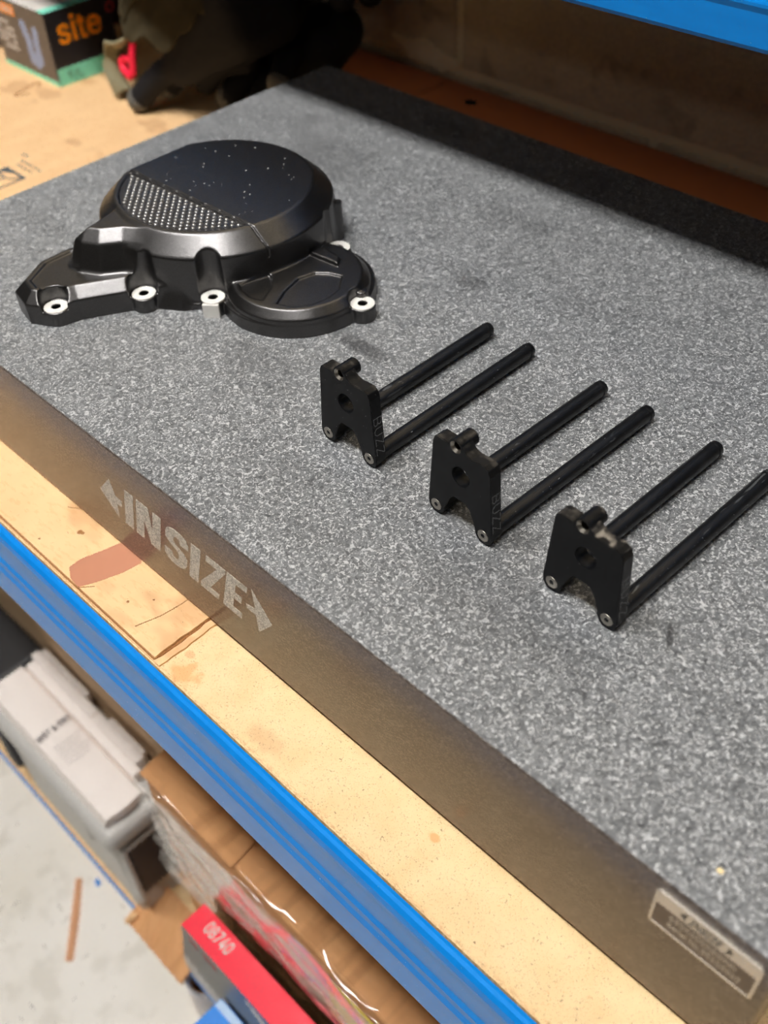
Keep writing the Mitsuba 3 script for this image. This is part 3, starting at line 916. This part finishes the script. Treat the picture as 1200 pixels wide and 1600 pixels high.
add('glove_box__banner_text', frame(tb, (GX0 + .004, GY0 - 2 * e_, GZ0 + .0575), (1, 0, 0), (0, 0, 1), (0, -1, 0)), 'mat_white_print')
lines = [sbox(.004 + j * .0085, .020 + i * .0062, .0112 + j * .0085, .0232 + i * .0062) for i in range(5) for j in range(4) if (i * 3 + j) % 5]
add('glove_box__fine_print', fr(shapely.union_all(lines)), 'mat_white_print')
hand = shapely.union_all([LineString([(.062, .018), (.063, .036), (.058, .050)]).buffer(.0055), LineString([(.078, .020), (.077, .036), (.080, .048)]).buffer(.005), shapely.Point(.070, .018).buffer(.008)])
add('glove_box__glove_picture', fr(hand), 'mat_pale_blue')
thing('dark_tool_case', 'dark plastic tool case standing behind the glove dispenser box', 'case')
add('dark_tool_case__shell', rbox(-0.575, -0.436, 0.345, 0.52, CHIP + .0030, 0.04, 0.006), 'mat_black_plastic', 40)
add('dark_tool_case__lid_rim', rbox(-0.577, -0.434, 0.343, 0.522, -0.018, -0.010, 0.002), 'mat_black_plastic', 40)


def finger(base, tip, r0=.0105, r1=.0092, sag=0.006, n=6):
    b, t_ = np.array(base, float), np.array(tip, float)
    ts = np.linspace(0, 1, n)
    pts = [b + (t_ - b) * q + np.array([0, 0, sag * math.sin(math.pi * q)]) for q in ts]
    return capsule_chain(pts, list(np.linspace(r0, r1, n)))


def make_glove(palm_pts, palm_r, fingers):
    parts = [hull(*[ball(p_, r_) for p_, r_ in zip(palm_pts, palm_r)])] + [finger(*f) for f in fingers]
    return soften(m3.Manifold.batch_boolean(parts, m3.OpType.Add), 0.005, 10)


GZ = ZC
thing('work_glove', 'black work glove with crumpled olive cuff and red cord loop', 'glove', 'work gloves heaped on the bench')
g1 = make_glove([(-.118, .405, GZ + .078), (-.112, .440, GZ + .084), (-.150, .392, GZ + .056), (-.145, .430, GZ + .062), (-.172, .376, GZ + .046), (-.122, .395, GZ + .112)], [.026, .026, .020, .022, .020, .020],
                [((-.150, .385, GZ + .052), (-.2120, .3480, GZ + .0130), .0125, .0115, .010), ((-.150, .402, GZ + .050), (-.2050, .3770, GZ + .0180), .0125, .0115, .008),
                 ((-.130, .415, GZ + .048), (-.1690, .3960, GZ + .0240), .0125, .0110, .006), ((-.160, .415, GZ + .058), (-.230, .400, GZ + .022), .0125, .0115, .012)])
add('work_glove__hand', g1, 'mat_glove', True)
for q in ((-.2128, .3474, GZ + .0125), (-.2058, .3764, GZ + .0175)):
    add(numbered('work_glove__fingertip'), man2tri(ball(q, .0116, 24)), 'mat_glove_tip', True)


def cuff_fn(u, v):
    # a limp flattened sleeve, its open wavy hem towards the camera
    a = u * 2 * np.pi
    rx = .043 + .006 * np.sin(3 * a + .6) * (1 - v) + .005 * np.sin(2 * a + 4 * v)
    rz = .020 + .006 * np.sin(4 * a + 1.0) * (1 - v) + .006 * v
    cx, cy, cz = -.152 + .016 * v, .352 + .030 * v, GZ + .098 + .060 * v
    s = rx * np.cos(a)
    return np.stack([cx + .78 * s, cy + .62 * s + .3 * rz * np.sin(a), cz + rz * np.sin(a) + .22 * s + .004 * np.sin(9 * a) * (1 - v)], -1)


add('work_glove__cuff', sheet(100, 18, cuff_fn, 0.0025), 'mat_olive', True)
labels['work_glove__cuff'] = {'label': 'crumpled olive fabric cuff'}


def hem_fn(u, v):
    # measured along the drooping edge: foot, belly, top
    x = (1 - u) ** 2 * -.254 + 2 * u * (1 - u) * -.300 + u * u * -.214 + .004 * np.sin(9 * u) + .014 * v
    y = (1 - u) ** 2 * .3450 + 2 * u * (1 - u) * .3600 + u * u * .3370 + .003 * np.sin(11 * u + 2) + .012 * v
    z = GZ + .003 + .070 * u + .004 * np.sin(11 * u + 3 * v) + .004 * v
    return np.stack([x, y, z], -1)


add('work_glove__hem', sheet(24, 8, hem_fn, 0.003), 'mat_olive_lit', True)
labels['work_glove__hem'] = {'label': 'olive fabric edge hanging to the bench'}
cord = [(-.2225, .3440, GZ + .060), (-.2215, .3400, GZ + .048), (-.2220, .3380, GZ + .034), (-.2260, .3360, GZ + .030), (-.2360, .3370, GZ + .034), (-.2400, .3390, GZ + .040), (-.2350, .3400, GZ + .044), (-.2235, .3400, GZ + .044)]
add('work_glove__cord_loop', soften(capsule_chain([(a + .014, b + .006, c + .005) for a, b, c in cord], [.0036] * len(cord), 12), 0.002, 3), 'mat_red_cord', True)
labels['work_glove__cord_loop'] = {'label': 'bright red cord loop'}
thing('work_glove_001', 'black work glove with two pale fingertips, lying against the granite plate corner', 'glove', 'work gloves heaped on the bench')
g2 = make_glove([(-.100, .482, GZ + .046), (-.110, .512, GZ + .052), (-.148, .458, GZ + .030), (-.150, .500, GZ + .044)], [.026, .026, .018, .022],
                [((-.138, .448, GZ + .028), (-.1440, .4010, GZ + .0150), .0125, .0115, .006), ((-.120, .452, GZ + .028), (-.118, .416, GZ + .0135), .0125, .0115, .006),
                 ((-.108, .455, GZ + .050), (-.0900, .4200, GZ + .036), .0125, .0110, .004), ((-.152, .458, GZ + .030), (-.163, .426, GZ + .0135), .0125, .0115, .004)])
add('work_glove_001__hand', g2, 'mat_glove', True)
for q in ((-.1447, .4006, GZ + .0147), (-.0902, .4196, GZ + .0357)):
    add(numbered('work_glove_001__fingertip'), man2tri(ball(q, .0114, 24)), 'mat_glove_tip', True)
thing('work_glove_002', 'limp black work glove without a cuff on top of the glove heap', 'glove', 'work gloves heaped on the bench')
g3 = make_glove([(-.135, .485, GZ + .128), (-.125, .530, GZ + .118), (-.190, .490, GZ + .124), (-.185, .535, GZ + .118)], [.028, .028, .026, .026],
                [((-.130, .475, GZ + .125), (-.088, .470, GZ + .105), .013, .012, .004), ((-.120, .490, GZ + .12), (-.078, .492, GZ + .092), .013, .012, .004), ((-.120, .52, GZ + .115), (-.076, .525, GZ + .088), .013, .012, .004),
                 ((-.150, .478, GZ + .13), (-.128, .444, GZ + .126), .013, .012, .004)])
add('work_glove_002__hand', g3, 'mat_glove', True)
thing('work_glove_003', 'crumpled black work glove at the back of the heap near the wall', 'glove', 'work gloves heaped on the bench')
g4 = make_glove([(-.225, .50, GZ + .045), (-.215, .545, GZ + .045), (-.275, .49, GZ + .040), (-.265, .54, GZ + .040)], [.035, .035, .032, .032],
                [((-.265, .48, GZ + .035), (-.290, .445, GZ + .015), .0135, .012, .008), ((-.24, .47, GZ + .035), (-.245, .44, GZ + .015), .0135, .012, .008)])
add('work_glove_003__hand', g4, 'mat_glove', True)

# ------------------------------------------------------------------ the lower shelf
LS = -0.6805
thing('grey_case', 'pale grey plastic tool case with dark latch panel on the lower shelf', 'case')
cs = man2tri(hull(*[ball((x + sx * (.016 - r), y + sy * (.016 - r) + (.0035 if r < .01 and sy < 0 else 0), z), r, 16) for x, y, sx, sy in ((-.064, -.0268, -1, -1), (.109, -.0268, 1, -1), (-.064, .010, -1, 1), (.109, .010, 1, 1)) for z, r in ((LS + .004, .004), (-.520, .016))]))
add('grey_case__body', cs, 'mat_grey_plastic', 35)
add('grey_case__lid', rbox(-.084, .140, -.050, .030, -.530, -.503, .010, 16), 'mat_grey_plastic', 35)
add('grey_case__side_panel', rbox(.1260, .1335, -.034, .022, -.632, -.545, .003), 'mat_grey_plastic_dark', 35)
labels['grey_case__side_panel'] = {'label': 'dark recessed side panel'}
add('grey_case__side_panel__frame', join(rbox(.127, .1365, -.040, -.034, -.64, -.538, .002), rbox(.127, .1365, -.040, .026, -.545, -.538, .002)), 'mat_grey_plastic', 35)
add('grey_case__corner_foot', rbox(.100, .1300, -.041, -.012, LS, -.630, .008), 'mat_pale_grey', 35)
add('grey_case__latch', rbox(.020, .070, -.0435, -.036, -.600, -.545, .003), 'mat_grey_plastic', 35)
add('grey_case__latch_001', rbox(-.1005, -.079, -.0465, -.034, -.630, -.560, .003), 'mat_grey_plastic_dark', 35)
labels['grey_case__latch_001'] = {'label': 'dark latch'}

thing('paper_packet', 'white paper packet printed WET & DRY lying on the grey tool case', 'packet')
PZ = -.503


def packet(u, v):
    x = -.077 + .204 * u
    y = -.041 + .044 * v
    z = PZ + .012 + .0012 * np.sin(5 * u + 2 * v) + .003 * np.sin(np.pi * v) - .006 * (v > .96) - .008 * (v < .03)
    return np.stack([x + .004 * np.sin(3 * v), y, z], -1)


add('paper_packet__sheet', sheet(40, 14, packet, .010), 'mat_paper', 40)
for i, (y0, w, dz, x0, x1) in enumerate(((.003, .010, .014, -.074, .110), (.013, .009, .0165, -.080, .028), (.013, .010, .013, .024, .100), (.023, .005, .017, -.076, .005), (.023, .005, .012, .04, .095))):
    add(numbered('paper_packet__fold'), rbox(x0, x1, y0, y0 + w + .001, PZ, PZ + dz, .0022), 'mat_paper', 40)
tw = meshkit.text_mesh('WET & DRY', .0062, .0002, True)
tv = np.array(tw.vertices)
tv[:, 0] *= .038 / np.ptp(tv[:, 0])
tw.vertices = tv
add('paper_packet__title_text', frame(tw, (.0180, -.0372, PZ + .0163), (-.08, 1, 0), (-1, -.08, 0), (0, 0, 1)), 'mat_paper_print')
labels['paper_packet__title_text'] = {'label': 'dark grey lettering'}
fine = []
for i in range(6):
    u0, u1 = (.105 + i * .0048) / .204, (.1068 + i * .0048) / .204
    v0, v1 = .24, .93 - .07 * (i % 3)
    fine.append(grid(3, 14, lambda u, v: packet(u0 + (u1 - u0) * u, v0 + (v1 - v0) * v) + np.array([0, 0, .0003])))
add('paper_packet__fine_print', join(*fine), 'mat_paper_faint')


thing('kraft_parcel', 'long parcel in crumpled brown kraft paper behind the white paper packet', 'parcel')


def crumple_box(x0, x1, y0, y1, z0, z1, amp, freq, seed, r=.006):
    m = man2tri(hull(*[ball((x, y, z), r, 12) for x in (x0 + r, x1 - r) for y in (y0 + r, y1 - r) for z in (z0 + r, z1 - r)]).refine_to_length(.012))
    v = np.array(m.vertices)
    n = m.vertex_normals
    v = v + n * ((meshkit.fbm(v * freq, 3, seed) - 0.5) * 2 * amp)[:, None]
    v[:, 2] = np.maximum(v[:, 2], z0)
    m.vertices = v
    return m


kp = crumple_box(-.45, .150, .034, .23, LS, -.452, .007, np.array([9.0, 40.0, 30.0]), 3)
add('kraft_parcel', kp, 'mat_kraft', True)
thing('black_tool_box', 'black plastic tool box on the lower shelf left of the grey tool case', 'box')
add('black_tool_box__body', rbox(-.40, -.106, -.036, .026, LS, -.520, .008), 'mat_black_plastic', 35)
add('black_tool_box__lid', rbox(-.405, -.086, -.040, .030, -.522, -.500, .006), 'mat_black_plastic', 35)

# carton in clear film
thing('film_wrapped_carton', 'brown cardboard carton wrapped in crumpled clear film on the lower shelf', 'carton')
add('film_wrapped_carton__carton', crumple_box(.168, .80, -.006, .33, LS, -.408, .0012, 25.0, 5, .003), 'mat_dull_card', 30)


def top_paper(u, v):
    x = .166 + .118 * u - .004 * np.sin(6 * v)
    y = -.008 + .20 * v
    z = -.4055 + .0035 * np.sin(2 * np.pi * u + 1) * np.sin(3 * v) + .004 * np.sin(np.pi * u) + .0012 * np.sin(30 * v + 9 * u)
    return np.stack([x, y, z], -1)


add('film_wrapped_carton__kraft_sheet', sheet(30, 30, top_paper, .0012), 'mat_dull_card', True)
labels['film_wrapped_carton__kraft_sheet'] = {'label': 'brown paper sheet over the top'}
add('film_wrapped_carton__yellow_label', rbox(.388, .475, -.0088, -.0075, -.50, -.424, .0005), 'mat_yellow')
labels['film_wrapped_carton__yellow_label'] = {'label': 'yellow label behind the film'}


def smoothdn(t):
    return np.clip(t / .05, 0, 1)


def film(u, v):
    x = .160 + .62 * u
    s = v * .21
    over = np.clip(s, 0, .020)
    down = np.clip(s - .020, 0, 1)
    P = np.stack([x * 26, s * 60, 0 * x], -1)
    b = (meshkit.fbm(P, 3, 6) - .5) * 2
    b2 = (meshkit.fbm(P * np.array([.5, 2.4, 1.0]) + 9, 3, 9) - .5) * 2
    y = .003 - over * .82 + .003 * b - .004 * np.abs(b2) * (down > 0) * smoothdn(down)
    z = -.3965 - down * .92 + .002 * b2 + .0015 * b
    return np.stack([x + .004 * b2, np.minimum(np.maximum(y, np.where(x > .238, -.0180 - .0020 * np.clip((z + .47) / .05, 0, 1), -.030)), .04), z], -1)


add('film_wrapped_carton__clear_film', grid(170, 60, film), 'mat_film', True)
film_b = grid(170, 60, lambda u, v: film(u * .97 + .02, v * .8 + .04) + np.stack([.004 + 0 * u, -.0012 + 0 * u, .0035 * np.sin(40 * u + 9 * v)], -1))
add('film_wrapped_carton__clear_film_001', film_b, 'mat_film', True)
labels['film_wrapped_carton__clear_film'] = {'label': 'crumpled clear plastic film'}

# red and charcoal product box
thing('red_box', 'red and charcoal product box in front of the film wrapped carton', 'box')
RB = (.246, .56, -.047, -.0225)
cart = Polygon([(RB[0], -.500), (.237, -.540), (.217, -.612), (.2145, -.638), (.222, -.652), (.238, -.655), (RB[1], -.655), (RB[1], -.500)])
add('red_box__carton', frame(extrude(cart, RB[3] - RB[2]), (0, RB[3], 0), (1, 0, 0), (0, 0, 1), (0, -1, 0)), 'mat_charcoal')
add('red_box__red_lid', bx(RB[0], RB[1], RB[2], RB[3], -.500, -.4996), 'mat_red')
labels['red_box__red_lid'] = {'label': 'red top panel'}
t9 = meshkit.text_mesh('08740', .0105, .0002, True)
tv = np.array(t9.vertices)
tv[:, 0] *= .030 / np.ptp(tv[:, 0])
t9.vertices = tv
add('red_box__top_text', frame(t9, (.262, -.0375, -.4996), (1, .0, 0), (0, 1, 0), (0, 0, 1)), 'mat_white_print')
labels['red_box__top_text'] = {'label': 'white lettering on the red panel'}
onf = lambda poly, d=.0002: frame(extrude(poly, d), (0, RB[2], 0), (1, 0, 0), (0, 0, 1), (0, -1, 0))
add('red_box__pale_panel', onf(Polygon([(.2172, -.611), (.2148, -.638), (.2222, -.6518), (.238, -.6546), (.40, -.6546), (.33, -.640), (.275, -.624), (.240, -.611), (.226, -.598)])), 'mat_pale_grey')
words = [sbox(.2515 + i * .0062, -.5245 - .0012 * (i % 2), .2560 + i * .0062, -.5150) for i in range(6) if i != 2]
add('red_box__side_print_red', onf(shapely.union_all(words)), 'mat_red_print')
add('red_box__white_picture', onf(shapely.union_all([LineString([(.338, -.520), (.352, -.530), (.372, -.536)]).buffer(.007), LineString([(.36, -.53), (.42, -.545)]).buffer(.011)])), 'mat_white_print')
add('red_box__side_print', onf(shapely.union_all([sbox(.326 + i * .003, -.519, .328 + i * .003, -.511) for i in range(4)])), 'mat_white_print')
thing('support_block', 'dull brown carton standing on the lower shelf under the red product box', 'carton')
add('support_block', cbox(.275, .54, -.036, -.024, LS, -.6552, .001), 'mat_dull_card')

# open carton flaps lying on the shelf and over its edge
thing('carton_flap', 'creased flattened tan carton lying over the lower shelf edge beside the grey tool case', 'cardboard')


def flap(u, v):
    x = .1215 + .090 * u
    y = -.0585 + .050 * v
    z = LS + .0165 - .0025 * np.abs(((x - .13) / .030) % 1 - .5) * 2 - .002 * (1 - v) + .0006 * np.sin(50 * u + 8 * v)
    return np.stack([x - .010 * v, y, z], -1)


add('carton_flap__sheet', sheet(60, 14, flap, .003), 'mat_dull_card', 30)
fl = man2tri(hull(ball((.1255, -.0575, LS + .0155), .0035), ball((.1262, -.0500, LS + .0150), .003)))
add('carton_flap__rolled_corner', fl, 'mat_cardboard', True)
add('carton_flap__lower_layer', bx(.140, .205, -.0400, -.010, LS, LS + .0105), 'mat_dull_card')

# blue tub and roll on the floor against the rack
thing('blue_box', 'blue cardboard box standing on the floor in front of the red product box', 'box')
bz = -.590
add('blue_box__carton', cbox(.2795, .42, -.100, -.0490, FLOOR, bz, .001), 'mat_blue_box')
add('blue_box__pale_edge', bx(.2805, .419, -.0570, -.0500, bz, bz + .0003), 'mat_pale_blue_film')
thing('paper_roll', 'white roll with a brown core standing on the floor beside the blue box', 'roll')
RCX, RCY, RH = .1920, -.0300, .118
rr_ = trimesh.creation.annulus(.0150, .0195, RH, sections=40)
rr_.apply_translation((RCX, RCY, FLOOR + RH / 2))
add('paper_roll__paper', rr_, 'mat_paper', 30)
rc = trimesh.creation.annulus(.0135, .0150, RH - .001, sections=40)
rc.apply_translation((RCX, RCY, FLOOR + RH / 2 - .0005))
add('paper_roll__core', rc, 'mat_dull_card', 30)
thing('wood_stick', 'thin pale wooden stick lying on the concrete floor', 'stick')
FZ = FLOOR


def stick_at(p0, p1, r):
    d_ = np.array(p1) - np.array(p0)
    n_ = np.array([-d_[1], d_[0], 0]) / np.linalg.norm(d_[:2])
    pts = []
    for q, w in ((p0, r * .8), (np.array(p0) + d_ * .5 + n_ * .001, r), (p1, r * .9)):
        for s in (-1, 1):
            pts += [np.array(q) + n_ * s * w, np.array(q) + n_ * s * w * .7 + np.array([0, 0, .004])]
    return trimesh.convex.convex_hull(np.array(pts))


add('wood_stick', stick_at((-.062, -.049, FZ), (.014, -.112, FZ), .0050), 'mat_stick')
thing('paint_chip', 'small blue chip of paint on the floor by the lower shelf edge', 'chip')
add('paint_chip', stick_at((-.045, -.034, FZ), (-.038, -.037, FZ), .003), 'mat_blue')
